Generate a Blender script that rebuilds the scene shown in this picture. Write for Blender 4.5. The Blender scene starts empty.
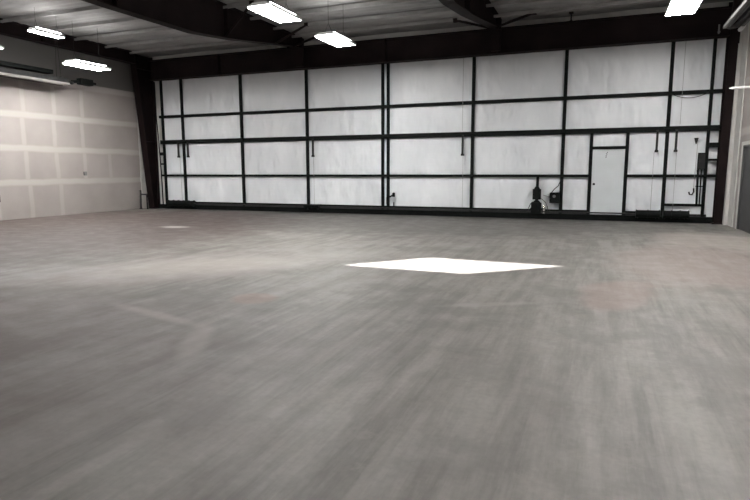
import bpy, bmesh, math, random
from mathutils import Vector, Matrix
random.seed(4)
scene = bpy.context.scene
col = scene.collection
PI = math.pi

# ------------------------------------------------------------------ dimensions (metres)
DY = 17.935          # inner face of the hangar door frame
XL, XR = -16.9, 3.17
YB = -7.0            # end wall behind the camera
ZC = 5.9             # ceiling underside

# ------------------------------------------------------------------ helpers
class MB:
    def __init__(s): s.bm = bmesh.new()
    def box(s, x0, x1, y0, y1, z0, z1, bev=0.0):
        r = bmesh.ops.create_cube(s.bm, size=1.0)
        for v in r['verts']:
            v.co = Vector((x0+(v.co.x+.5)*(x1-x0), y0+(v.co.y+.5)*(y1-y0), z0+(v.co.z+.5)*(z1-z0)))
        if bev > 0:
            es = list({e for v in r['verts'] for e in v.link_edges})
            bmesh.ops.bevel(s.bm, geom=es, offset=bev, segments=2, affect='EDGES', profile=.5)
        return s
    def cyl(s, a, b, r, n=16, r2=None):
        a, b = Vector(a), Vector(b); d = b-a
        m = Matrix.Translation((a+b)/2) @ d.to_track_quat('Z', 'Y').to_matrix().to_4x4()
        bmesh.ops.create_cone(s.bm, cap_ends=True, segments=n, radius1=r, radius2=r if r2 is None else r2, depth=d.length, matrix=m)
        return s
    def path(s, pts, r, n=8):
        pts = [Vector(p) for p in pts]; rings = []
        for i, p in enumerate(pts):
            t = (pts[min(i+1, len(pts)-1)]-pts[max(i-1, 0)]).normalized()
            q = t.to_track_quat('Z', 'Y')
            if i == 0: ref = q @ Vector((1, 0, 0))
            ref = (ref - t*ref.dot(t)).normalized(); w = t.cross(ref)
            rings.append([s.bm.verts.new(p+(ref*math.cos(2*PI*k/n)+w*math.sin(2*PI*k/n))*r) for k in range(n)])
        for a, b in zip(rings, rings[1:]):
            for k in range(n): s.bm.faces.new((a[k], a[(k+1) % n], b[(k+1) % n], b[k]))
        s.bm.faces.new(rings[0][::-1]); s.bm.faces.new(rings[-1])
        return s
    def prism(s, poly, axis, a, b):
        """poly: 2D outline; axis 'x','y','z' is the extrusion axis from a to b"""
        def P(u, v, w): return {'x': (w, u, v), 'y': (u, w, v), 'z': (u, v, w)}[axis]
        A = [s.bm.verts.new(P(u, v, a)) for u, v in poly]; B = [s.bm.verts.new(P(u, v, b)) for u, v in poly]
        n = len(poly)
        s.bm.faces.new(A[::-1]); s.bm.faces.new(B)
        for i in range(n): s.bm.faces.new((A[i], A[(i+1) % n], B[(i+1) % n], B[i]))
        return s
    def quads(s, vs, fs):
        V = [s.bm.verts.new(v) for v in vs]
        for f in fs: s.bm.faces.new([V[i] for i in f])
        return s
    def build(s, name, mat, parent=None, smooth=False, at=None):
        bmesh.ops.recalc_face_normals(s.bm, faces=s.bm.faces[:])
        me = bpy.data.meshes.new(name)
        if at is not None: bmesh.ops.translate(s.bm, verts=s.bm.verts[:], vec=-Vector(at))
        s.bm.to_mesh(me); s.bm.free()
        if smooth:
            for p in me.polygons: p.use_smooth = True
            try: me.set_sharp_from_angle(angle=math.radians(35))
            except Exception: pass
        me.materials.append(mat)
        o = bpy.data.objects.new(name, me); col.objects.link(o)
        if at is not None: o.location = at
        if parent is not None: o.parent = parent
        return o

def empty(name, loc=(0, 0, 0)):
    o = bpy.data.objects.new(name, None); o.location = loc; o.empty_display_size = .1
    col.objects.link(o); return o
def tag(o, label=None, cat=None, group=None, kind=None):
    if label: o['label'] = label
    if cat: o['category'] = cat
    if group: o['group'] = group
    if kind: o['kind'] = kind
    return o
def struct(o, label=None): return tag(o, label=label, kind='structure')
def copy_tree(o, parent=None):
    c = o.copy(); col.objects.link(c)
    if parent is not None: c.parent = parent
    for ch in list(o.children): copy_tree(ch, c)
    return c

# ------------------------------------------------------------------ materials
def new_mat(name):
    m = bpy.data.materials.new(name); m.use_nodes = True
    nt = m.node_tree; b = nt.nodes['Principled BSDF']; return m, nt, b
def plain(name, rgb, rough=.6, metal=0.0, var=.12, scale=6.0, bump=0.0, spec=None):
    m, nt, b = new_mat(name)
    tc = nt.nodes.new('ShaderNodeTexCoord'); n = nt.nodes.new('ShaderNodeTexNoise')
    n.inputs['Scale'].default_value = scale; n.inputs['Detail'].default_value = 4
    nt.links.new(tc.outputs['Object'], n.inputs['Vector'])
    r = nt.nodes.new('ShaderNodeValToRGB'); nt.links.new(n.outputs['Fac'], r.inputs['Fac'])
    r.color_ramp.elements[0].position = .3; r.color_ramp.elements[1].position = .7
    r.color_ramp.elements[0].color = [c*(1-var) for c in rgb]+[1]
    r.color_ramp.elements[1].color = [min(1, c*(1+var)) for c in rgb]+[1]
    nt.links.new(r.outputs['Color'], b.inputs['Base Color'])
    b.inputs['Roughness'].default_value = rough; b.inputs['Metallic'].default_value = metal
    if spec is not None: b.inputs['Specular IOR Level'].default_value = spec
    if bump:
        bp = nt.nodes.new('ShaderNodeBump'); bp.inputs['Strength'].default_value = bump; bp.inputs['Distance'].default_value = .02
        nt.links.new(n.outputs['Fac'], bp.inputs['Height']); nt.links.new(bp.outputs['Normal'], b.inputs['Normal'])
    return m

M = {}
M['primer'] = plain('dark_primer_steel', (.0105, .0062, .0062), .7, 0, .3, 2, spec=.12)
M['header'] = plain('dark_header_steel', (.0135, .0085, .0088), .7, 0, .35, 1.2, spec=.12)
M['frame'] = plain('black_painted_door_steel', (.0062, .0075, .0072), .7, 0, .3, 5, spec=.12)
M['greymetal'] = plain('grey_galvanised', (.22, .22, .215), .42, .6, .15, 8)
M['darkmetal'] = plain('dark_grey_metal', (.024, .024, .024), .55, 0, .3, 8, spec=.2)
M['reflector'] = plain('aluminium_reflector', (.72, .70, .67), .42, .25, .06, 5)
M['white'] = plain('white_enamel', (.72, .72, .71), .45, 0, .05, 5)
M['trimwhite'] = plain('pale_grey_return', (.50, .49, .465), .6, 0, .08, 3)
M['whitedoor'] = plain('white_entry_door', (.56, .59, .605), .4, 0, .03, 2)
M['greydoor'] = plain('dark_grey_side_door', (.055, .055, .055), .5, 0, .12, 3)
M['ceil'] = plain('ceiling_liner', (.27, .265, .26), .6, 0, .22, .9)
M['purlin'] = plain('painted_purlin', (.25, .246, .24), .6, 0, .15, 3)
M['lip'] = plain('pale_aluminium_lip', (.17, .16, .152), .7, 0, .06, 5, spec=.2)
M['raingrey'] = plain('dull_grey_hood', (.028, .028, .027), .6, 0, .15, 5, spec=.2)
M['siderail'] = plain('dull_side_rail', (.085, .085, .082), .6, 0, .15, 5, spec=.2)
M['rubber'] = plain('black_rubber', (.012, .012, .012), .8, 0, .2, 6)
M['chrome'] = plain('bright_steel', (.75, .75, .75), .25, .9, .05, 6)
M['cable'] = plain('steel_cable', (.33, .33, .33), .5, .5, .1, 30)
M['frontwall'] = plain('liner_panel', (.34, .33, .315), .7, 0, .08, 1)

def insulation():
    m, nt, b = new_mat('white_insulation_facing')
    tc = nt.nodes.new('ShaderNodeTexCoord')
    n = nt.nodes.new('ShaderNodeTexNoise'); n.inputs['Scale'].default_value = 1.3; n.inputs['Detail'].default_value = 3
    mp = nt.nodes.new('ShaderNodeMapping'); mp.inputs['Scale'].default_value = (1, 1, .45)
    nt.links.new(tc.outputs['Object'], mp.inputs['Vector']); nt.links.new(mp.outputs['Vector'], n.inputs['Vector'])
    r = nt.nodes.new('ShaderNodeValToRGB'); nt.links.new(n.outputs['Fac'], r.inputs['Fac'])
    r.color_ramp.elements[0].position = .3; r.color_ramp.elements[1].position = .7
    r.color_ramp.elements[0].color = (.67, .695, .72, 1); r.color_ramp.elements[1].color = (.765, .785, .805, 1)
    nt.links.new(r.outputs['Color'], b.inputs['Base Color'])
    b.inputs['Roughness'].default_value = .38
    n2 = nt.nodes.new('ShaderNodeTexNoise'); n2.inputs['Scale'].default_value = 2.6; n2.inputs['Detail'].default_value = 2
    nt.links.new(mp.outputs['Vector'], n2.inputs['Vector'])
    bp = nt.nodes.new('ShaderNodeBump'); bp.inputs['Strength'].default_value = .8; bp.inputs['Distance'].default_value = .12
    nt.links.new(n2.outputs['Fac'], bp.inputs['Height']); nt.links.new(bp.outputs['Normal'], b.inputs['Normal'])
    return m
M['insul'] = insulation()

def drywall(rows, cols, half=.07, upper_shade_z=None):
    """bare taped wallboard: paler joint compound bands on the board joints (world y,z)"""
    m, nt, b = new_mat('taped_wallboard')
    N, L = nt.nodes, nt.links
    tc = N.new('ShaderNodeTexCoord'); sx = N.new('ShaderNodeSeparateXYZ'); L.new(tc.outputs['Object'], sx.inputs[0])
    wob = N.new('ShaderNodeTexNoise'); wob.inputs['Scale'].default_value = 1.7; L.new(tc.outputs['Object'], wob.inputs['Vector'])
    def math_(op, a, bb=None, c=None):
        n = N.new('ShaderNodeMath'); n.operation = op
        for i, v in enumerate((a, bb, c)):
            if v is None: continue
            if isinstance(v, (int, float)): n.inputs[i].default_value = v
            else: L.new(v, n.inputs[i])
        return n.outputs[0]
    w = math_('MULTIPLY', math_('SUBTRACT', wob.outputs['Fac'], .5), .07)
    Z = math_('ADD', sx.outputs['Z'], w); Y = math_('ADD', sx.outputs['Y'], w)
    tot = None
    def band(coord, centre, hw):
        d = math_('ABSOLUTE', math_('SUBTRACT', coord, centre))
        mr = N.new('ShaderNodeMapRange'); mr.interpolation_type = 'SMOOTHSTEP'
        mr.inputs['From Min'].default_value = hw*.55; mr.inputs['From Max'].default_value = hw*1.55
        mr.inputs['To Min'].default_value = 1; mr.inputs['To Max'].default_value = 0
        L.new(d, mr.inputs['Value']); return mr.outputs[0]
    for z in rows:
        v = band(Z, z, half*1.25); tot = v if tot is None else math_('MAXIMUM', tot, v)
    for y, z0, z1 in cols:
        v = band(Y, y, half)
        g = math_('MULTIPLY', math_('GREATER_THAN', Z, z0), math_('LESS_THAN', Z, z1))
        tot = math_('MAXIMUM', tot, math_('MULTIPLY', math_('MULTIPLY', v, g), .6))
    n2 = N.new('ShaderNodeTexNoise'); n2.inputs['Scale'].default_value = 1.1; n2.inputs['Detail'].default_value = 5; L.new(tc.outputs['Object'], n2.inputs['Vector'])
    r = N.new('ShaderNodeValToRGB'); L.new(n2.outputs['Fac'], r.inputs['Fac'])
    r.color_ramp.elements[0].position = .3; r.color_ramp.elements[1].position = .7
    r.color_ramp.elements[0].color = (.285, .258, .243, 1); r.color_ramp.elements[1].color = (.335, .303, .287, 1)
    mx = N.new('ShaderNodeMix'); mx.data_type = 'RGBA'
    L.new(tot, mx.inputs['Factor']); L.new(r.outputs['Color'], mx.inputs[6]); mx.inputs[7].default_value = (.40, .365, .35, 1)
    out_ = mx.outputs[2]
    if upper_shade_z:
        m2 = N.new('ShaderNodeMix'); m2.data_type = 'RGBA'; L.new(math_('GREATER_THAN', sx.outputs['Z'], upper_shade_z), m2.inputs['Factor'])
        L.new(out_, m2.inputs[6]); m2.inputs[7].default_value = (.125, .12, .114, 1); out_ = m2.outputs[2]  # lamp falloff on the upper wall, painted in as darker grey
    L.new(out_, b.inputs['Base Color']); b.inputs['Roughness'].default_value = .85
    return m

def concrete():
    m, nt, b = new_mat('worn_concrete')
    N, L = nt.nodes, nt.links
    tc = N.new('ShaderNodeTexCoord')
    def noise(scale, sc=(1, 1, 1), det=5, rough=.55, rot=0):
        mp = N.new('ShaderNodeMapping'); mp.inputs['Scale'].default_value = sc; mp.inputs['Rotation'].default_value = (0, 0, rot)
        n = N.new('ShaderNodeTexNoise'); n.inputs['Scale'].default_value = scale; n.inputs['Detail'].default_value = det; n.inputs['Roughness'].default_value = rough
        L.new(tc.outputs['Object'], mp.inputs['Vector']); L.new(mp.outputs['Vector'], n.inputs['Vector']); return n.outputs['Fac']
    def rng(v, a, bb, c=0., d=1., smooth=True):
        mr = N.new('ShaderNodeMapRange'); mr.interpolation_type = 'SMOOTHSTEP' if smooth else 'LINEAR'
        mr.inputs['From Min'].default_value = a; mr.inputs['From Max'].default_value = bb
        mr.inputs['To Min'].default_value = c; mr.inputs['To Max'].default_value = d
        L.new(v, mr.inputs['Value']); return mr.outputs[0]
    def mix(f, A, B, blend='MIX'):
        x = N.new('ShaderNodeMix'); x.data_type = 'RGBA'; x.blend_type = blend
        for idx, v in ((0, f), (6, A), (7, B)):
            if isinstance(v, (int, float)): x.inputs[idx].default_value = v
            elif isinstance(v, tuple): x.inputs[idx].default_value = v
            else: L.new(v, x.inputs[idx])
        return x.outputs[2]
    def mul(a, bb):
        n = N.new('ShaderNodeMath'); n.operation = 'MULTIPLY'
        for i, v in enumerate((a, bb)):
            if isinstance(v, (int, float)): n.inputs[i].default_value = v
            else: L.new(v, n.inputs[i])
        return n.outputs[0]
    def blob(cx, cy, rx, ry, rot=0, edge=.6):
        """a patch of colour with a noisy outline at a fixed place on the slab"""
        mp = N.new('ShaderNodeMapping'); mp.vector_type = 'TEXTURE'
        mp.inputs['Location'].default_value = (cx, cy, 0); mp.inputs['Scale'].default_value = (rx, ry, 1); mp.inputs['Rotation'].default_value = (0, 0, rot)
        L.new(tc.outputs['Object'], mp.inputs['Vector'])
        ln = N.new('ShaderNodeVectorMath'); ln.operation = 'LENGTH'; L.new(mp.outputs['Vector'], ln.inputs[0])
        ad = N.new('ShaderNodeMath'); ad.operation = 'MULTIPLY_ADD'; L.new(edgeN, ad.inputs[0]); ad.inputs[1].default_value = .9; L.new(ln.outputs['Value'], ad.inputs[2])
        return rng(ad.outputs[0], 1.45-edge, 1.45, 1, 0)
    edgeN = noise(1.1, det=4)
    big = noise(.35, det=4); mid = noise(2.6, det=9, rough=.68)
    st1 = noise(3.6, (1, .13, 1), 7, .68, math.radians(-4)); st2 = noise(9.0, (1, .05, 1), 5, .65, math.radians(-7))
    fine = noise(22, det=3)
    base = mix(rng(big, .35, .65), (.205, .198, .188, 1), (.262, .256, .244, 1))
    base = mix(mul(rng(st1, .45, .62), .50), base, (.36, .355, .345, 1))
    base = mix(mul(rng(st1, .50, .34), .50), base, (.11, .108, .103, 1))
    base = mix(mul(rng(st2, .48, .62), .30), base, (.36, .35, .335, 1))
    base = mix(mul(rng(mid, .52, .66), .38), base, (.34, .325, .31, 1))
    base = mix(mul(rng(fine, .35, .7), .16), base, (.12, .12, .12, 1))
    blotch = noise(.8, det=8, rough=.65)
    base = mix(mul(rng(blotch, .50, .40), .38), base, (.14, .136, .13, 1))
    base = mix(mul(blob(-6.5, 15.6, 11.5, 4.6, .02, .5), .74), base, (.112, .108, .104, 1))  # darker tone along the hangar door
    # dusty pale trails, reddish stains and broader patches of tone
    base = mix(mul(blob(-5.8, 7.1, 1.5, 3.2, -.68, .75), .72), base, (.48, .445, .43, 1))  # pale dust trail, with part of the lamp pool painted into it
    base = mix(mul(blob(-4.4, 9.3, 2.4, .9, .1, .8), .30), base, (.42, .41, .395, 1))
    base = mix(mul(blob(1.4, 10.2, 1.5, 3.0, -.1, .5), .42), base, (.43, .345, .33, 1))
    base = mix(mul(blob(2.2, 13.6, 1.3, 1.8, .2, .4), .55), base, (.46, .42, .40, 1))  # paler patch near the right end of the door
    base = mix(mul(blob(.25, 7.3, .5, 1.2, -.2, .4), .5), base, (.34, .26, .24, 1))
    base = mix(mul(blob(-6.2, 2.6, 5.2, 4.2, .1, .75), .80), base, (.118, .090, .082, 1))  # broad darker brown area, front left
    base = mix(mul(blob(-13.2, 9.5, 6.6, 10.0, .0, .4), .80), base, (.118, .088, .081, 1))  # broad darker brown area, far left
    base = mix(mul(blob(-10.5, 12.0, .62, .36, 0, .9), .85), base, (.75, .74, .72, 1))  # small bright reflection painted onto the slab as a pale spot
    base = mix(mul(blob(-3.72, 5.54, .34, .34, 0, .4), .5), base, (.30, .20, .17, 1))
    base = mix(mul(blob(-4.2, 4.5, 1.0, .14, -.27, .8), .45), base, (.40, .38, .36, 1))
    base = mix(mul(blob(-3.3, 4.0, .16, .9, .5, .8), .35), base, (.40, .38, .36, 1))
    base = mix(mul(blob(-1.1, 6.2, .9, .12, .5, .8), .35), base, (.40, .39, .38, 1))
    base = mix(mul(blob(-3.2, 7.1, 1.9, .9, .8, .5), .18), base, (.38, .37, .36, 1))
    base = mix(1.0, base, (.655, .63, .61, 1), 'MULTIPLY')
    L.new(base, b.inputs['Base Color'])
    L.new(rng(mid, .3, .7, .50, .66), b.inputs['Roughness'])
    b.inputs['Specular IOR Level'].default_value = .35
    bp = N.new('ShaderNodeBump'); bp.inputs['Strength'].default_value = .12; bp.inputs['Distance'].default_value = .01
    L.new(st2, bp.inputs['Height']); L.new(bp.outputs['Normal'], b.inputs['Normal'])
    return m
M['concrete'] = concrete()

def emit(name, rgb, s):
    m = bpy.data.materials.new(name); m.use_nodes = True; nt = m.node_tree
    for n in list(nt.nodes): nt.nodes.remove(n)
    e = nt.nodes.new('ShaderNodeEmission'); o = nt.nodes.new('ShaderNodeOutputMaterial')
    e.inputs['Color'].default_value = rgb+(1,); e.inputs['Strength'].default_value = s
    nt.links.new(e.outputs[0], o.inputs['Surface']); return m
LAMP = 105.0
M['lamp'] = emit('lamp_diffuser', (1.0, .985, .965), LAMP)
M['lampup'] = emit('lamp_uplight_slot', (1.0, .985, .965), LAMP*.30)
def glass():
    m = bpy.data.materials.new('skylight_glazing'); m.use_nodes = True; nt = m.node_tree
    for n in list(nt.nodes): nt.nodes.remove(n)
    t = nt.nodes.new('ShaderNodeBsdfTransparent'); g = nt.nodes.new('ShaderNodeBsdfGlossy'); g.inputs['Roughness'].default_value = .05
    mx = nt.nodes.new('ShaderNodeMixShader'); mx.inputs[0].default_value = .08; o = nt.nodes.new('ShaderNodeOutputMaterial')
    nt.links.new(t.outputs[0], mx.inputs[1]); nt.links.new(g.outputs[0], mx.inputs[2]); nt.links.new(mx.outputs[0], o.inputs['Surface']); return m
M['glass'] = glass()

# ------------------------------------------------------------------ room shell
rows = [1.13, 2.19, 3.23, 4.35]
vc = []
for k in range(-14, 6):
    y = 12.80+k*1.10
    for (z0, z1, off) in ((0, 1.13, .06), (1.13, 2.19, 0), (2.19, 3.23, -.03), (3.23, 4.35, .03)):
        vc.append((y+off, z0, z1))
# only joints that read in the photo (keeps the node count low)
vc = [v for v in vc if v[0] > 10.5 and not (v[1] == 0 and v[0] > 14.2) and not (v[1] > 2 and v[0] > 15.6) and v[0] < 16.6]
M['wallboard'] = drywall(rows, vc, upper_shade_z=4.47)
M['wallboard_side'] = drywall([1.2, 2.4, 3.6, 4.8], [])

struct(MB().box(XL-.3, XR+.3, YB-.2, 18.6, -.2, 0).build('floor', M['concrete']))
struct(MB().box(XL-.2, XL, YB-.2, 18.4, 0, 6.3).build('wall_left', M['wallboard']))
struct(MB().box(XL, XR, YB-.2, YB, 0, 6.3).build('wall_front', M['frontwall']))
# right wall with the opening of the side door
struct(MB().box(XR, XR+.2, YB-.2, 14.96, 0, 6.3).box(XR, XR+.2, 16.46, 18.4, 0, 6.3).box(XR, XR+.2, 14.96, 16.46, 2.05, 6.3).build('wall_right', M['wallboard_side']))
# wall around the hangar door
struct(MB().box(XL, -16.16, 18.06, 18.3, 0, 6.3).box(2.98, XR, 18.06, 18.3, 0, 6.3).box(-16.16, 2.98, 18.06, 18.3, 4.86, 6.3).build('wall_back', M['trimwhite']))
# pale corner returns either side
struct(MB().box(XL+.003, XL+.16, 17.9, 18.055, 0, 5.9).box(XL+.003, XL+.03, 17.55, 17.9, 0, 5.9).build('trim_1', M['trimwhite']))
struct(MB().box(3.06, XR-.003, 17.5, 18.055, 0, 5.9).box(XR-.03, XR-.003, 16.9, 17.5, 0, 5.9).build('trim_2', M['trimwhite']))

# ceiling: sagging liner between purlins, ribs running along X; rest plane with the skylight opening
SH = Vector((2.1, -2.3, 0))      # from floor patch back up to the unseen opening shaped to cast it
patch = [(-3.80, 7.95), (-2.67, 9.27), (-.34, 9.13), (-1.70, 7.86)]
hole = [(x+SH.x, y+SH.y) for x, y in patch]
cb = MB(); ny = 200; Y0, Y1 = 9.3, 18.3
xs = [XL+(XR-XL)*i/60 for i in range(61)]
def zceil(x, y):
    t = ((y-13.30)/1.25) % 1.0
    return ZC - .045*math.sin(PI*t) + .010*math.cos(2*PI*y/.31) + .012*math.sin(x*1.7+math.sin(y*2.1))
V = [[cb.bm.verts.new((x, Y0+(Y1-Y0)*j/ny, zceil(x, Y0+(Y1-Y0)*j/ny))) for x in xs] for j in range(ny+1)]
for j in range(ny):
    for i in range(60): cb.bm.faces.new((V[j][i], V[j][i+1], V[j+1][i+1], V[j+1][i]))
out = [(XL, YB), (XL, Y0), (XR, Y0), (XR, YB)]
cb.quads([(x, y, ZC) for x, y in out]+[(x, y, ZC) for x, y in hole], [(0, 1, 5, 4), (1, 2, 6, 5), (2, 3, 7, 6), (3, 0, 4, 7)])
cb.quads([(x, y, ZC) for x, y in hole]+[(x, y, ZC+.14) for x, y in hole], [(i, (i+1) % 4, 4+(i+1) % 4, 4+i) for i in range(4)])
ceiling = struct(cb.build('ceiling', M['ceil'], smooth=True))
md = ceiling.modifiers.new('thick', 'SOLIDIFY'); md.thickness = .02; md.offset = 0
# outer roof deck stops sky light leaking round the edges
w1 = empty('window_1', (hole[0][0], hole[0][1], ZC)); struct(w1)
fr = MB()
for i in range(4):
    a, b = hole[i], hole[(i+1) % 4]; fr.path([(a[0], a[1], ZC+.17), (b[0], b[1], ZC+.17)], .03, 6)
f = fr.build('frame', M['greymetal']); f.parent = w1; f.matrix_parent_inverse = Matrix.Translation(-Vector(w1.location))
g = MB().quads([(x, y, ZC+.17) for x, y in hole], [(0, 1, 2, 3)]).build('pane', M['glass']); g.parent = w1; g.matrix_parent_inverse = Matrix.Translation(-Vector(w1.location))

# ------------------------------------------------------------------ steel frame
def rooted(name, loc): return empty(name, loc)
def child(mb, name, mat, root, smooth=False):
    """mesh written in world coordinates, hung under root"""
    bmesh.ops.translate(mb.bm, verts=mb.bm.verts[:], vec=-root.location)
    return mb.build(name, mat, root, smooth)
def sub(mb, name, mat, part, root, smooth=False):
    bmesh.ops.translate(mb.bm, verts=mb.bm.verts[:], vec=-root.location)
    return mb.build(name, mat, part, smooth)

def rafter(x, prof, label, w=.28, braces=()):
    """prof: list of (y, z_bottom); tapered I section in the YZ plane"""
    r = rooted('roof_rafter', (x, prof[-1][0], prof[-1][1]))
    top = ZC-.06; ft = .022
    poly = [(y, z+ft) for y, z in prof]+[(prof[-1][0], top-ft), (prof[0][0], top-ft)]
    child(MB().prism(poly, 'x', x-.008, x+.008), 'web', M['primer'], r)
    child(MB().prism([(y, z) for y, z in prof]+[(y, z+ft) for y, z in reversed(prof)], 'x', x-w/2, x+w/2), 'bottom_flange', M['primer'], r)
    child(MB().box(x-w/2, x+w/2, prof[0][0], prof[-1][0], top-ft, top), 'top_flange', M['primer'], r)
    for yy in (prof[-1][0]-.02, 13.3, 9.5, 5, 0):
        if yy < prof[0][0]: continue
        zb = [z0+(z1-z0)*(yy-y0)/(y1-y0) for (y0, z0), (y1, z1) in zip(prof, prof[1:]) if y0 <= yy <= y1+1e-6][0]
        child(MB().box(x-w/2+.01, x+w/2-.01, yy-.01, yy+.01, zb+ft, top-ft), 'stiffener', M['primer'], r)
    for (x1, y0, z0, y1, z1) in braces:
        mb = MB().path([(x+(w/2-.06)*(1 if x1 > x else -1), y0, z0), (x1, y1, z1)], .035, 6)
        mb.box(x1-.06, x1+.06, y1-.05, y1+.05, z1-.05, z1+.05)
        child(mb, 'flange_brace', M['primer'], r)
    return tag(r, label, 'roof beam')
deep = [(YB+.05, 4.85), (9.5, 4.82), (12.0, 4.86), (13.6, 5.02), (15.2, 5.24), (16.6, 5.44), (17.36, 5.5)]
rafter(-9.62, deep, 'dark tapered steel roof beam at upper left, behind the two bright lamps left of centre', braces=((-8.71, 13.25, 5.02, 13.29, 5.80), (-8.47, 15.75, 5.33, 15.8, 5.80), (-8.42, 16.85, 5.46, 16.9, 5.78), (-10.7, 16.85, 5.46, 16.9, 5.78)))
rafter(-3.1, deep, 'dark tapered steel roof beam at top centre with two diagonal braces spread like a V', braces=((-4.2, 16.85, 5.46, 16.93, 5.78), (-1.98, 16.85, 5.46, 16.96, 5.78)))
rafter(-16.46, [(YB+.05, 5.45), (10, 5.45), (14, 5.43), (17.1, 5.43)], 'shallow dark steel roof beam running along the top of the bare wallboard wall', w=.26)

def column(x, base, top, w, label):
    r = rooted('steel_column', (x, 17.85, 0)); Yo = 18.02
    H = 5.82; ft = .02
    child(MB().prism([(Yo-base, .03), (Yo, .03), (Yo, H), (Yo-top, H)], 'x', x-.01, x+.01), 'web', M['primer'], r)
    child(MB().prism([(Yo-base-ft, .03), (Yo-base, .03), (Yo-top, H), (Yo-top-ft, H)], 'x', x-w/2, x+w/2), 'inner_flange', M['primer'], r)
    child(MB().box(x-w/2, x+w/2, Yo, Yo+.02, .03, H), 'outer_flange', M['primer'], r)
    child(MB().box(x-w/2-.05, x+w/2+.05, Yo-base-.06, Yo+.025, 0, .03), 'base_plate', M['primer'], r)
    for z in (2.6, 5.3): child(MB().box(x-w/2+.01, x+w/2-.01, Yo-base-(top-base)*z/H, Yo, z, z+.02), 'stiffener', M['primer'], r)
    return tag(r, label, 'column')
column(-16.56, .30, .86, .28, 'dark tapered steel column at the left end of the hangar door, widening towards the roof')
column(2.97, .30, .55, .22, 'dark upright steel column at the right end of the hangar door')

h = rooted('header_beam', (-6.6, 17.6, 4.93))
hy0, hy1 = 17.48, 17.80
child(MB().box(-16.14, 2.85, 17.63, 17.65, 4.90, 5.57), 'web', M['header'], h)
child(MB().box(-16.14, 2.85, hy0, hy1, 4.875, 4.90), 'bottom_flange', M['header'], h)
child(MB().box(-16.14, 2.85, hy0, hy1, 5.57, 5.595), 'top_flange', M['header'], h)
for x in (-9.62, -3.1, -6.6, -13):
    child(MB().box(x-.01, x+.01, 17.5, 17.63, 4.90, 5.57), 'stiffener', M['header'], h)
for x in (-9.62, -3.1): child(MB().box(x-.14, x+.14, 17.38, 17.478, 4.93, 5.82), 'connection_plate', M['header'], h)
tag(h, 'long dark steel header beam spanning across the top of the hangar door', 'beam')
rod = tag(MB().cyl((-1.04, 17.52, 5.60), (-1.04, 17.52, 5.86), .02, 8).box(-1.1, -.98, 17.47, 17.57, 5.80, 5.84).box(-1.08, -1.0, 17.48, 17.56, 5.597, 5.61).build('hanger_rod', M['primer'], at=(-1.04, 17.52, 5.60)), 'short thin hanger rod rising from the header beam right of the braced roof beam', 'rod')

prl = {16.93: 'thin grey roof purlin nearest to the hangar door', 15.8: 'thin grey roof purlin, second from the hangar door', 14.55: 'thin grey roof purlin, third from the hangar door, over the lamps', 13.3: 'thin grey roof purlin, fourth from the hangar door', 12.05: 'thin grey roof purlin, fifth from the hangar door, at the top of the photo'}
for y, lb in prl.items():
    tag(MB().prism([(y-.03, ZC-.15), (y+.03, ZC-.15), (y+.03, ZC-.135), (y-.015, ZC-.135), (y-.015, ZC-.055), (y-.03, ZC-.055)], 'x', XL+.03, XR-.03).build('roof_purlin', M['purlin'], at=(-6.8, y, ZC-.15)), lb, 'purlin', 'roof purlins')

# ------------------------------------------------------------------ hangar door
d1 = empty('door_1', (-6.6, DY, 0)); struct(d1, 'wide white insulated folding hangar door in a black steel frame')
def dc(mb, name, mat=None, smooth=False): return child(mb, name, mat or M['frame'], d1, smooth)
TOP = 4.94
fy0, fy1 = DY-.03, DY+.045
mull = [(-16.0, .075), (-15.044, .085), (-12.376, .09), (-9.672, .09), (-6.846, .085), (-6.657, .085), (-3.843, .09), (-1.135, .095), (1.609, .09), (2.604, .075)]
zr1, zr2, zr3 = 3.545, 2.575, 1.295
for i, (x, w) in enumerate(mull):
    dc(MB().box(x-w/2, x+w/2, fy0, fy1, .12, 2.50), 'post'); dc(MB().box(x-w/2, x+w/2, fy0, fy1, 2.66, TOP), 'post')
# jamb track at each side, outside the leaves
for z, t, nm in ((zr1, .10, 'rail'), (2.58, .15, 'fold_rail')):
    dc(MB().box(-16.14, 2.86, fy0-.008, fy1+.004, z-t/2, z+t/2), nm)
dc(MB().box(-16.14, -.40, fy0-.006, fy1+.003, zr3-.04, zr3+.04), 'rail')
dc(MB().box(.64, 2.86, fy0-.006, fy1+.003, zr3-.04, zr3+.04), 'rail')
dc(MB().box(-16.32, 2.84, DY-.11, DY+.06, .012, .17, .008), 'bottom_rail')
dc(MB().box(-16.04, -.40, fy0+.02, fy1, .24, .29), 'rail'); dc(MB().box(.64, 1.0, fy0+.02, fy1, .24, .29), 'rail')
dc(MB().box(-16.04, 2.7, DY+.0, DY+.02, .17, .24), 'kick_plate', M['darkmetal'])
dc(MB().box(-16.06, 2.80, DY-.09, DY+.05, 0, .012), 'weather_seal', M['rubber'])
# entry door frame
for x, z1 in ((-.354, 2.50), (.606, 2.50)): dc(MB().box(x-.045, x+.045, fy0-.004, fy1, .15, z1), 'post')
dc(MB().box(-.31, .56, fy0-.004, fy1, 2.055, 2.14), 'rail')
dc(MB().box(1.65, 2.565, fy0, fy1, .455, .525), 'rail')
# hinge blocks along the fold line
for x in (-15.03, -12.37, -9.67, -6.75, -3.84, -1.13, 1.61):
    dc(MB().cyl((x-.09, fy0-.03, zr2), (x+.09, fy0-.03, zr2), .035, 10), 'hinge')
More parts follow.
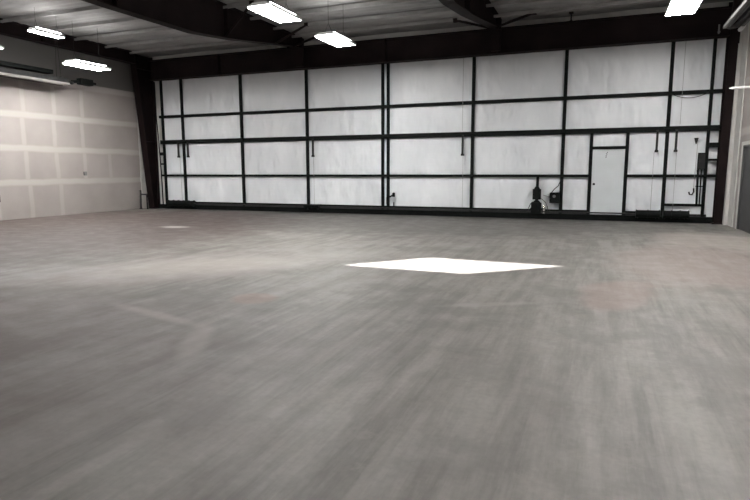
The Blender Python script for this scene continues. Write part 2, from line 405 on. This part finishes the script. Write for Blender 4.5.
# hanging strut arms below the fold line
for x, z0 in ((-15.24, 1.99), (-14.79, 1.99), (-9.415, 1.95), (-4.135, 1.93), (1.355, 1.96), (1.83, 1.96)):
    dc(MB().box(x-.028, x+.028, fy0-.075, fy0-.02, z0, 2.56).box(x-.045, x+.045, fy0-.08, fy0-.015, z0-.01, z0+.05), 'strut_arm', M['darkmetal'])
# lift cables
for x, z0, z1 in ((-15.20, .3, 1.99), (-9.41, .3, 1.95), (-4.12, .3, 1.93), (1.30, .3, 1.96), (1.86, .3, 1.96), (-4.16, 2.7, 4.9), (1.9, 2.7, 4.9)):
    dc(MB().cyl((x, fy0-.01, z0), (x, fy0-.03, z1), .0055, 6), 'lift_cable', M['cable'])
# cable drums on the bottom drive shaft
for a, b_, r_ in ((-15.72, -14.50, .105), (-9.70, -9.15, .06), (.93, 1.52, .105), (1.62, 2.24, .105)):
    mb = MB().cyl((a, DY-.225, .235), (b_, DY-.225, .235), r_, 20)
    k = int((b_-a)/.3)+1
    for q in range(k+1):
        xx = a+(b_-a)*q/k; mb.cyl((xx-.012, DY-.225, .235), (xx+.012, DY-.225, .235), r_+.016, 20)
    mb.box(a+.05, a+.09, DY-.24, DY-.10, .10, .20).box(b_-.09, b_-.05, DY-.24, DY-.10, .10, .20)
    dc(mb, 'cable_drum', None, True)
dc(MB().cyl((-14.5, DY-.225, .235), (.93, DY-.225, .235), .02, 10), 'drive_shaft', M['darkmetal'])
# insulation panels, one per framed bay, puffed between the tubes
def panel(x0, x1, z0, z1):
    nx, nz = max(3, int((x1-x0)/.12)), max(3, int((z1-z0)/.12)); mb = MB()
    s = random.uniform(0, 9); a1, a2 = random.uniform(.5, 1), random.uniform(.5, 1)
    amp = min(.03, (x1-x0)*.03)
    def f(u, v):
        e = min(1, min(u, 1-u)*(x1-x0)/.18)*min(1, min(v, 1-v)*(z1-z0)/.18); e = e*e*(3-2*e)
        x, z = u*(x1-x0), v*(z1-z0)
        d = amp*e*(.8+.45*math.sin(3.1*x*a1+s)*math.cos(2.3*z*a2+s*1.7)+.3*math.sin(7*x+2.5*z+s))
        return DY+.062-d
    V = [[mb.bm.verts.new((x0+(x1-x0)*i/nx, f(i/nx, j/nz), z0+(z1-z0)*j/nz)) for i in range(nx+1)] for j in range(nz+1)]
    for j in range(nz):
        for i in range(nx): mb.bm.faces.new((V[j][i], V[j][i+1], V[j+1][i+1], V[j+1][i]))
    # depth: back board
    B = [mb.bm.verts.new(p) for p in ((x0, DY+.11, z0), (x1, DY+.11, z0), (x1, DY+.11, z1), (x0, DY+.11, z1))]
    mb.bm.faces.new(B)
    for loop, (p, q) in (([V[0][i] for i in range(nx+1)], (B[0], B[1])), ([V[j][nx] for j in range(nz+1)], (B[1], B[2])),
                         ([V[nz][i] for i in range(nx, -1, -1)], (B[2], B[3])), ([V[j][0] for j in range(nz, -1, -1)], (B[3], B[0]))):
        mb.bm.faces.new(loop+[q, p])
    dc(mb, 'insulation_panel', M['insul'], True)
xsb = [-16.12, -16.0, -15.044, -12.376, -9.672, -6.846, -6.657, -3.843, -1.135, 1.609, 2.604, 2.86]
for a, b_ in zip(xsb, xsb[1:]):
    for z0, z1 in ((.17, zr3), (zr3, zr2), (zr2, zr1), (zr1, TOP)):
        if a == -1.135 and z0 < zr1-.1 and z0 < 2:
            panel(a, -.354, z0, z1); panel(.606, b_, z0, z1)
        else: panel(a, b_, z0, z1)
panel(-.354, .606, 2.10, zr2)
dc(MB().box(-16.1, 2.86, DY+.112, DY+.125, 0, TOP+.05), 'outer_skin', M['greymetal'])
# entry door inside the hangar door
ed = MB().box(-.305, .557, DY-.005, DY+.04, .175, 2.053, .004)
ed = dc(ed, 'entry_door', M['whitedoor']); ed['label'] = 'plain white entry door set in the folding door'
sub(MB().cyl((-.235, DY-.02, 1.055), (-.235, DY-.006, 1.055), .035, 16).cyl((-.235, DY-.05, 1.055), (-.235, DY-.02, 1.055), .014, 12).cyl((-.235, DY-.085, 1.055), (-.235, DY-.05, 1.055), .028, 16, .022), 'door_knob', M['darkmetal'], ed, d1, True)
sub(MB().path([(.085, DY-.012, 1.98), (.095, DY-.012, 1.955), (.055, DY-.012, 1.93), (.09, DY-.012, 1.90), (.05, DY-.012, 1.87), (.075, DY-.012, 1.83), (.045, DY-.012, 1.815)], .008, 6), 'hook', M['darkmetal'], ed, d1)
sub(MB().box(-.28, .53, DY-.014, DY-.006, .18, .40), 'kick_plate', M['whitedoor'], ed, d1)
sub(MB().box(-.305, .557, DY-.03, DY+.03, .150, .172), 'threshold', M['greymetal'], ed, d1)
# brackets to the jambs
dc(MB().box(-16.13, -15.93, fy0-.09, fy0, 2.07, 2.19), 'jamb_bracket'); dc(MB().box(-16.13, -15.97, fy0-.05, fy0, 1.71, 1.77), 'jamb_bracket')
dc(MB().box(2.64, 2.86, fy0-.06, fy0, 2.06, 2.19), 'jamb_bracket'); dc(MB().box(2.64, 2.86, fy0-.04, fy0, 1.70, 1.76), 'jamb_bracket')
dc(MB().path([(-16.09, fy0-.08, .10), (-16.10, fy0-.08, 1.4), (-16.14, fy0-.08, 2.6), (-16.20, fy0-.08, 3.5), (-16.20, fy0-.08, 4.86)], .022, 6), 'guide_rod')
# slack cord below the upper rail and a latch handle on the centre post
dc(MB().path([(1.62+.92*k/10, fy0-.03, 3.53-.135*(1-((k-5)/5)**2)) for k in range(11)], .010, 6), 'slack_cord', M['darkmetal'])
lt = MB().path([(-6.64, fy0-.03, .58), (-6.55, fy0-.07, .60), (-6.44, fy0-.08, .66), (-6.40, fy0-.08, .74)], .028, 8)
lt.box(-6.69, -6.62, fy0-.05, fy0, .35, .60).cyl((-6.42, fy0-.08, .60), (-6.42, fy0-.08, .73), .045, 10)
lt.box(-6.445, -6.42, fy0-.04, fy0-.015, .24, .42)
dc(lt, 'latch_handle', None, True)

# ------------------------------------------------------------------ opener, boxes, small things
mo = rooted('door_opener_motor', (-1.82, DY-.2, .17))
Ym = DY-.17
child(MB().box(-1.86, -1.78, Ym+.06, Ym+.12, .17, 1.27), 'mounting_post', M['frame'], mo)
child(MB().cyl((-1.82, Ym, .60), (-1.82, Ym, .90), .125, 20).cyl((-1.82, Ym, .90), (-1.82, Ym, .98), .095, 20, .045).cyl((-1.82, Ym, .59), (-1.82, Ym, .62), .12, 20).cyl((-1.82, Ym, .60), (-1.82, Ym, .55), .05, 12), 'motor', M['frame'], mo, True)
child(MB().box(-1.97, -1.67, Ym-.12, Ym+.08, .18, .50, .03).cyl((-1.82, Ym-.13, .34), (-1.82, Ym-.10, .34), .11, 20).box(-2.0, -1.64, Ym-.10, Ym+.06, .29, .33).cyl((-1.82, Ym, .50), (-1.82, Ym, .56), .12, 20, .07), 'gearbox', M['frame'], mo, True)
child(MB().cyl((-1.60, Ym-.02, .17), (-1.60, Ym-.02, .36), .048, 18).cyl((-1.60, Ym-.02, .36), (-1.60, Ym-.02, .42), .045, 18, .02), 'oil_bottle', M['chrome'], mo, True)
child(MB().path([(-2.02, Ym, .17), (-2.06, Ym, .30), (-2.0, Ym+.03, .45), (-1.94, Ym+.04, .52)], .012, 6).path([(-1.70, Ym, .17), (-1.50, Ym, .20), (-1.49, Ym, .36), (-1.56, Ym+.05, .5), (-1.70, Ym+.05, .62)], .010, 6), 'hose', M['darkmetal'], mo)
tag(mo, 'black upright motor on the bottom of the hangar door, left of the entry door', 'motor')

eb = rooted('electrical_box', (-1.30, DY-.08, .49))
child(MB().box(-1.45, -1.17, DY-.16, DY-.04, .49, .80, .012), 'housing', M['frame'], eb)
cv = child(MB().box(-1.43, -1.19, DY-.172, DY-.161, .51, .78, .004), 'cover', M['frame'], eb)
sub(MB().cyl((-1.32, DY-.185, .69), (-1.32, DY-.172, .69), .045, 16), 'round_dial', M['greymetal'], cv, eb, True)
child(MB().path([(-1.41, DY-.08, .79), (-1.33, DY-.07, .90), (-1.22, DY-.06, 1.0), (-1.165, DY-.055, 1.15)], .014, 6), 'conduit', M['darkmetal'], eb)
child(MB().path([(-1.48, DY-.09, .67), (-1.56, DY-.10, .70), (-1.64, DY-.12, .72)], .012, 6).box(-1.48, -1.44, DY-.11, DY-.07, .64, .70), 'lead', M['cable'], eb)
tag(eb, 'black electrical box fixed to a door post beside the motor', 'electrical box')

cb_ = rooted('control_box', (2.48, DY-.08, 1.46))
child(MB().box(2.385, 2.565, DY-.15, DY-.04, 1.46, 1.92, .01), 'housing', M['frame'], cb_)
child(MB().box(2.40, 2.55, DY-.162, DY-.151, 1.49, 1.89, .004), 'cover', M['darkmetal'], cb_)
cd_ = child(MB().cyl((2.43, DY-.09, .53), (2.41, DY-.09, 1.46), .028, 10), 'conduit', M['frame'], cb_)
child(MB().cyl((2.50, DY-.09, .53), (2.49, DY-.09, 1.46), .018, 10), 'conduit', M['frame'], cb_)
for z in (1.42, 1.0): sub(MB().box(2.38, 2.56, DY-.12, DY-.04, z, z+.025), 'clamp', M['frame'], cd_, cb_)
tag(cb_, 'tall narrow black control box with conduits below, at the right end of the hangar door', 'control box')
hk = rooted('hanging_hook', (2.33, DY-.05, .75))
child(MB().path([(2.36, DY-.05, 2.28), (2.35, DY-.05, 1.6), (2.34, DY-.05, .95)], .006, 6), 'cord', M['cable'], hk)
child(MB().path([(2.34, DY-.05, .96), (2.35, DY-.05, .86), (2.31, DY-.05, .78), (2.25, DY-.05, .79), (2.23, DY-.05, .86)], .020, 8), 'hook', M['darkmetal'], hk)
child(MB().cyl((2.32, DY-.06, 2.16), (2.32, DY-.06, 2.32), .012, 10, .055), 'cone', M['darkmetal'], hk, True)
tag(hk, 'small dark hook hanging on a thin cord left of the control box', 'hook')
br = rooted('header_bracket', (2.6, 17.44, 4.93))
child(MB().box(2.575, 2.61, 17.45, 17.478, 4.93, 5.16), 'bracket', M['greymetal'], br)
child(MB().cyl((2.592, 17.41, 4.97), (2.592, 17.45, 4.97), .03, 12), 'roller', M['greymetal'], br)
tag(br, 'small pale bracket on the header beam near the right steel column', 'bracket')

ps = rooted('pipe_stand', (-16.6, 17.3, 0))
child(MB().cyl((-16.72, 17.3, .0), (-16.70, 17.3, .74), .035, 12).cyl((-16.72, 17.3, 0), (-16.72, 17.3, .02), .07, 16), 'upright_pipe', M['darkmetal'], ps, True)
child(MB().cyl((-16.70, 17.3, .57), (-16.40, 17.3, .57), .028, 12).cyl((-16.40, 17.3, .57), (-16.40, 17.3, 0), .028, 12), 'cross_pipe', M['darkmetal'], ps, True)
tag(ps, 'short dark pipe stand on the floor beside the left steel column', 'pipe')

def outlet(y, z, label, s=1):
    r = rooted('outlet_box', (XL, y, z))
    child(MB().box(XL+.002, XL+.04, y-.05*s, y+.05*s, z-.06*s, z+.06*s, .006), 'box', M['darkmetal'], r)
    child(MB().box(XL+.041, XL+.05, y-.06*s, y+.06*s, z-.07*s, z+.07*s, .004), 'cover_plate', M['greymetal'] if s < 1.3 else M['darkmetal'], r)
    tag(r, label, 'outlet')
outlet(14.95, 1.39, 'small dark wall box in the middle of the bare wallboard wall')
outlet(11.72, .66, 'dark wall box low on the wallboard wall at the very left edge of the photo', 1.5)

# pale pipe arm on the right wall
pa = rooted('wall_bracket', (XR, 15.5, 3.33))
child(MB().cyl((2.66, 15.5, 3.315), (XR-.01, 15.5, 3.33), .028, 12).cyl((2.60, 15.5, 3.313), (2.66, 15.5, 3.315), .008, 12, .028), 'arm', M['white'], pa, True)
child(MB().cyl((XR-.03, 15.5, 3.33), (XR-.002, 15.5, 3.33), .07, 18), 'flange', M['white'], pa, True)
tag(pa, 'thin white horizontal bracket arm on the right wall, in front of the steel column', 'bracket')

# side door in the right wall
d2 = empty('door_2', (XR, 15.7, 0)); struct(d2, 'dark grey side door at the right edge of the photo')
child(MB().box(XR+.03, XR+.075, 15.00, 16.42, .01, 2.01), 'door_leaf', M['greydoor'], d2)
child(MB().box(XR-.012, XR+.1, 14.962, 15.00, 0, 2.048).box(XR-.012, XR+.1, 16.42, 16.458, 0, 2.048).box(XR-.012, XR+.1, 15.00, 16.42, 2.012, 2.048), 'door_frame', M['greydoor'], d2)
child(MB().cyl((XR-.03, 15.09, 1.0), (XR+.03, 15.09, 1.0), .02, 12).cyl((XR-.05, 15.09, 1.0), (XR-.03, 15.09, 1.0), .03, 14), 'door_knob', M['greymetal'], d2, True)
struct(MB().box(XR-.02, XR-.002, 16.47, 16.60, 0, 2.14).box(XR-.02, XR-.002, 14.82, 14.95, 0, 2.14).box(XR-.02, XR-.002, 14.95, 16.47, 2.06, 2.14).build('trim_3', M['trimwhite']))

# ------------------------------------------------------------------ radiant heaters
def heater(x, y0, y1, z, side, label):
    r = rooted('radiant_tube_heater', (x, y1, z))
    # reflector hood: pale aluminium skirt and darker top
    child(MB().prism([(x-.16, z-.02), (x-.145, z-.02), (x-.075, z+.13), (x+.075, z+.13), (x+.145, z-.02), (x+.16, z-.02), (x+.085, z+.145), (x-.085, z+.145)], 'y', y0, y1-.25), 'reflector', M['darkmetal' if side < 0 else 'raingrey'], r)
    if side < 0: child(MB().box(x-.165, x-.15, y0, y1-.25, z-.09, z-.01).box(x+.15, x+.165, y0, y1-.25, z-.09, z-.01), 'reflector_lip', M['lip'], r)
    child(MB().cyl((x-.07, y0, z+.03), (x-.07, y1-.1, z+.03), .045, 14).cyl((x+.07, y0, z+.03), (x+.07, y1-.1, z+.03), .045, 14), 'radiant_tube', M['darkmetal'], r, True)
    child(MB().path([(x-.07, y1-.12, z+.03)]+[(x-.07*math.cos(t*PI/8), y1-.1+.08*math.sin(t*PI/8), z+.03) for t in range(9)]+[(x+.07, y1-.12, z+.03)], .045, 10), 'tube_bend', M['darkmetal'], r, True)
    y = y1-.5
    while y > y0:
        child(MB().cyl((x-.10, y, z+.13), (x-.02, y, ZC-.08), .006, 6).cyl((x+.10, y, z+.13), (x+.02, y, ZC-.08), .006, 6).box(x-.13, x+.13, y-.015, y+.015, z+.145, z+.16), 'hanger', M['darkmetal'], r)
        y -= 2.4
    return tag(r, label, 'heater')
hl = heater(-16.3, 2.0, 14.2, 4.30, -1, 'long radiant tube heater with pale reflector hung along the bare wallboard wall')
child(MB().box(-16.41, -16.19, 14.45, 14.95, 4.33, 4.53, .02).cyl((-16.3, 14.17, 4.37), (-16.3, 14.45, 4.41), .05, 12).cyl((-16.3, 14.95, 4.43), (-16.3, 15.12, 4.43), .04, 12), 'burner_box', M['frame'], hl)
child(MB().box(-16.45, -16.15, 2.0, 13.4, 4.50, 4.62, .01), 'gas_duct', M['frame'], hl)
hr = heater(2.50, 4.0, 15.25, 4.58, 1, 'grey radiant tube heater hung in the top right corner of the photo')
child(MB().box(2.31, 2.37, 4.0, 15.0, 4.55, 4.62).box(2.64, 2.70, 4.0, 15.0, 4.55, 4.62).box(2.31, 2.70, 15.0, 15.05, 4.55, 4.61), 'side_rail', M['siderail'], hr)
child(MB().cyl((2.68, 15.28, 4.55), (2.68, 14.96, 4.55), .045, 14), 'end_cap', M['white'], hr, True)

# ------------------------------------------------------------------ lamps
def make_lamp():
    r = empty('hanging_lamp', (0, 0, 0)); L_, W_ = 1.28, .58
    r['category'] = 'ceiling lamp'
    hb = MB().prism([(-W_/2, 0), (-W_/2+.012, 0), (-W_/2+.012, .035), (W_/2-.012, .035), (W_/2-.012, 0), (W_/2, 0), (W_/2, .05), (W_/2-.13, .10), (-W_/2+.13, .10), (-W_/2, .05)], 'y', -L_/2, L_/2)
    hb.box(-.09, .09, -L_/2+.15, L_/2-.15, .10, .135)
    hb.build('housing', M['white'], r)
    MB().box(-W_/2+.013, W_/2-.013, -L_/2+.012, L_/2-.012, .004, .022).build('diffuser', M['lamp'], r)
    MB().box(-.20, -.11, -L_/2+.12, L_/2-.12, .101, .108).box(.11, .20, -L_/2+.12, L_/2-.12, .101, .108).build('uplight_slot', M['lampup'], r)
    return r
def hang(r, z):
    for y in (-.45, .45):
        MB().cyl((-.1, y, .13), (0, y, min(.35, ZC-.1-z)), .003, 6).cyl((.1, y, .13), (0, y, min(.35, ZC-.1-z)), .005, 6).cyl((0, y, min(.35, ZC-.1-z)), (0, y, ZC-.06-z), .005, 6).build('hanging_wire', M['darkmetal'], r)
proto = make_lamp()
spots = [(-6.72, 11.15, 4.8, 'bright ceiling lamp before the dark tapered beam, higher of the two left of centre'),
         (-6.62, 13.95, 4.8, 'bright rectangular ceiling lamp hanging just in front of the header beam, left of centre'),
         (1.38, 13.85, 4.8, 'bright rectangular ceiling lamp at the top right, near the right end of the hangar door'),
         (-14.68, 13.38, 4.6, 'bright rectangular ceiling lamp above the burner end of the wall heater'),
         (-14.42, 11.85, 5.2, 'bright ceiling lamp at upper left, just below the shallow roof beam'),
         (-14.76, 9.98, 4.6, 'bright ceiling lamp cut by the left edge of the photo above the wall heater')]
for i, (x, y, z, lb) in enumerate(spots):
    o = proto if i == 0 else copy_tree(proto)
    o.location = (x, y, z); tag(o, lb, 'ceiling lamp', 'lit ceiling lamps'); hang(o, z) if i else None
hang(proto, 4.8)
spots[4] and None
for o in bpy.data.objects:
    if o.name.startswith('hanging_lamp') and abs(o.location.z-5.2) < .01: o.scale = (.5, .72, 1)
# lamps overhead and behind the camera that light the room
for x, y in ((-6.65, 8.2), (1.38, 8.2), (1.38, 3.0)):
    o = copy_tree([q for q in bpy.data.objects if q.name == 'hanging_lamp'][0]); o.location = (x, y, 4.8)
    tag(o, 'bright rectangular ceiling lamp hung outside the view of the photo', 'ceiling lamp', 'ceiling lamps out of view')

# ------------------------------------------------------------------ sun and sky
sd = bpy.data.lights.new('sun', 'SUN'); sd.energy = 42; sd.angle = math.radians(.9); sd.color = (1, .99, .975)
so = bpy.data.objects.new('sun', sd); col.objects.link(so)
dirv = Vector((-SH.x, -SH.y, -(ZC+.0)))
so.rotation_euler = dirv.to_track_quat('-Z', 'Y').to_euler(); so.location = (0, 0, 12)
w = bpy.data.worlds.new('world'); scene.world = w; w.use_nodes = True
bg = w.node_tree.nodes['Background']; bg.inputs['Color'].default_value = (.62, .74, .95, 1); bg.inputs['Strength'].default_value = .8

# ------------------------------------------------------------------ camera
cd = bpy.data.cameras.new('camera'); cam = bpy.data.objects.new('camera', cd); col.objects.link(cam)
fpx, yaw, pitch, roll = 568.65, .3786, .1396, -.00297
cd.sensor_width = 36; cd.lens = fpx/750*36; cd.clip_start = .05
fv = Vector((-math.sin(yaw)*math.cos(pitch), math.cos(yaw)*math.cos(pitch), -math.sin(pitch)))
rv = Vector((math.cos(yaw), math.sin(yaw), 0)); uv = rv.cross(fv)
r2 = rv*math.cos(roll)+uv*math.sin(roll); u2 = -rv*math.sin(roll)+uv*math.cos(roll)
mt = Matrix((r2, u2, -fv)).transposed().to_4x4(); mt.translation = (0, 0, 1.48)
cam.matrix_world = mt
scene.camera = cam
vs = scene.view_settings
vs.view_transform = 'Standard'; vs.look = 'None'; vs.gamma = 1; vs.use_curve_mapping = False
vs.exposure = 0.0
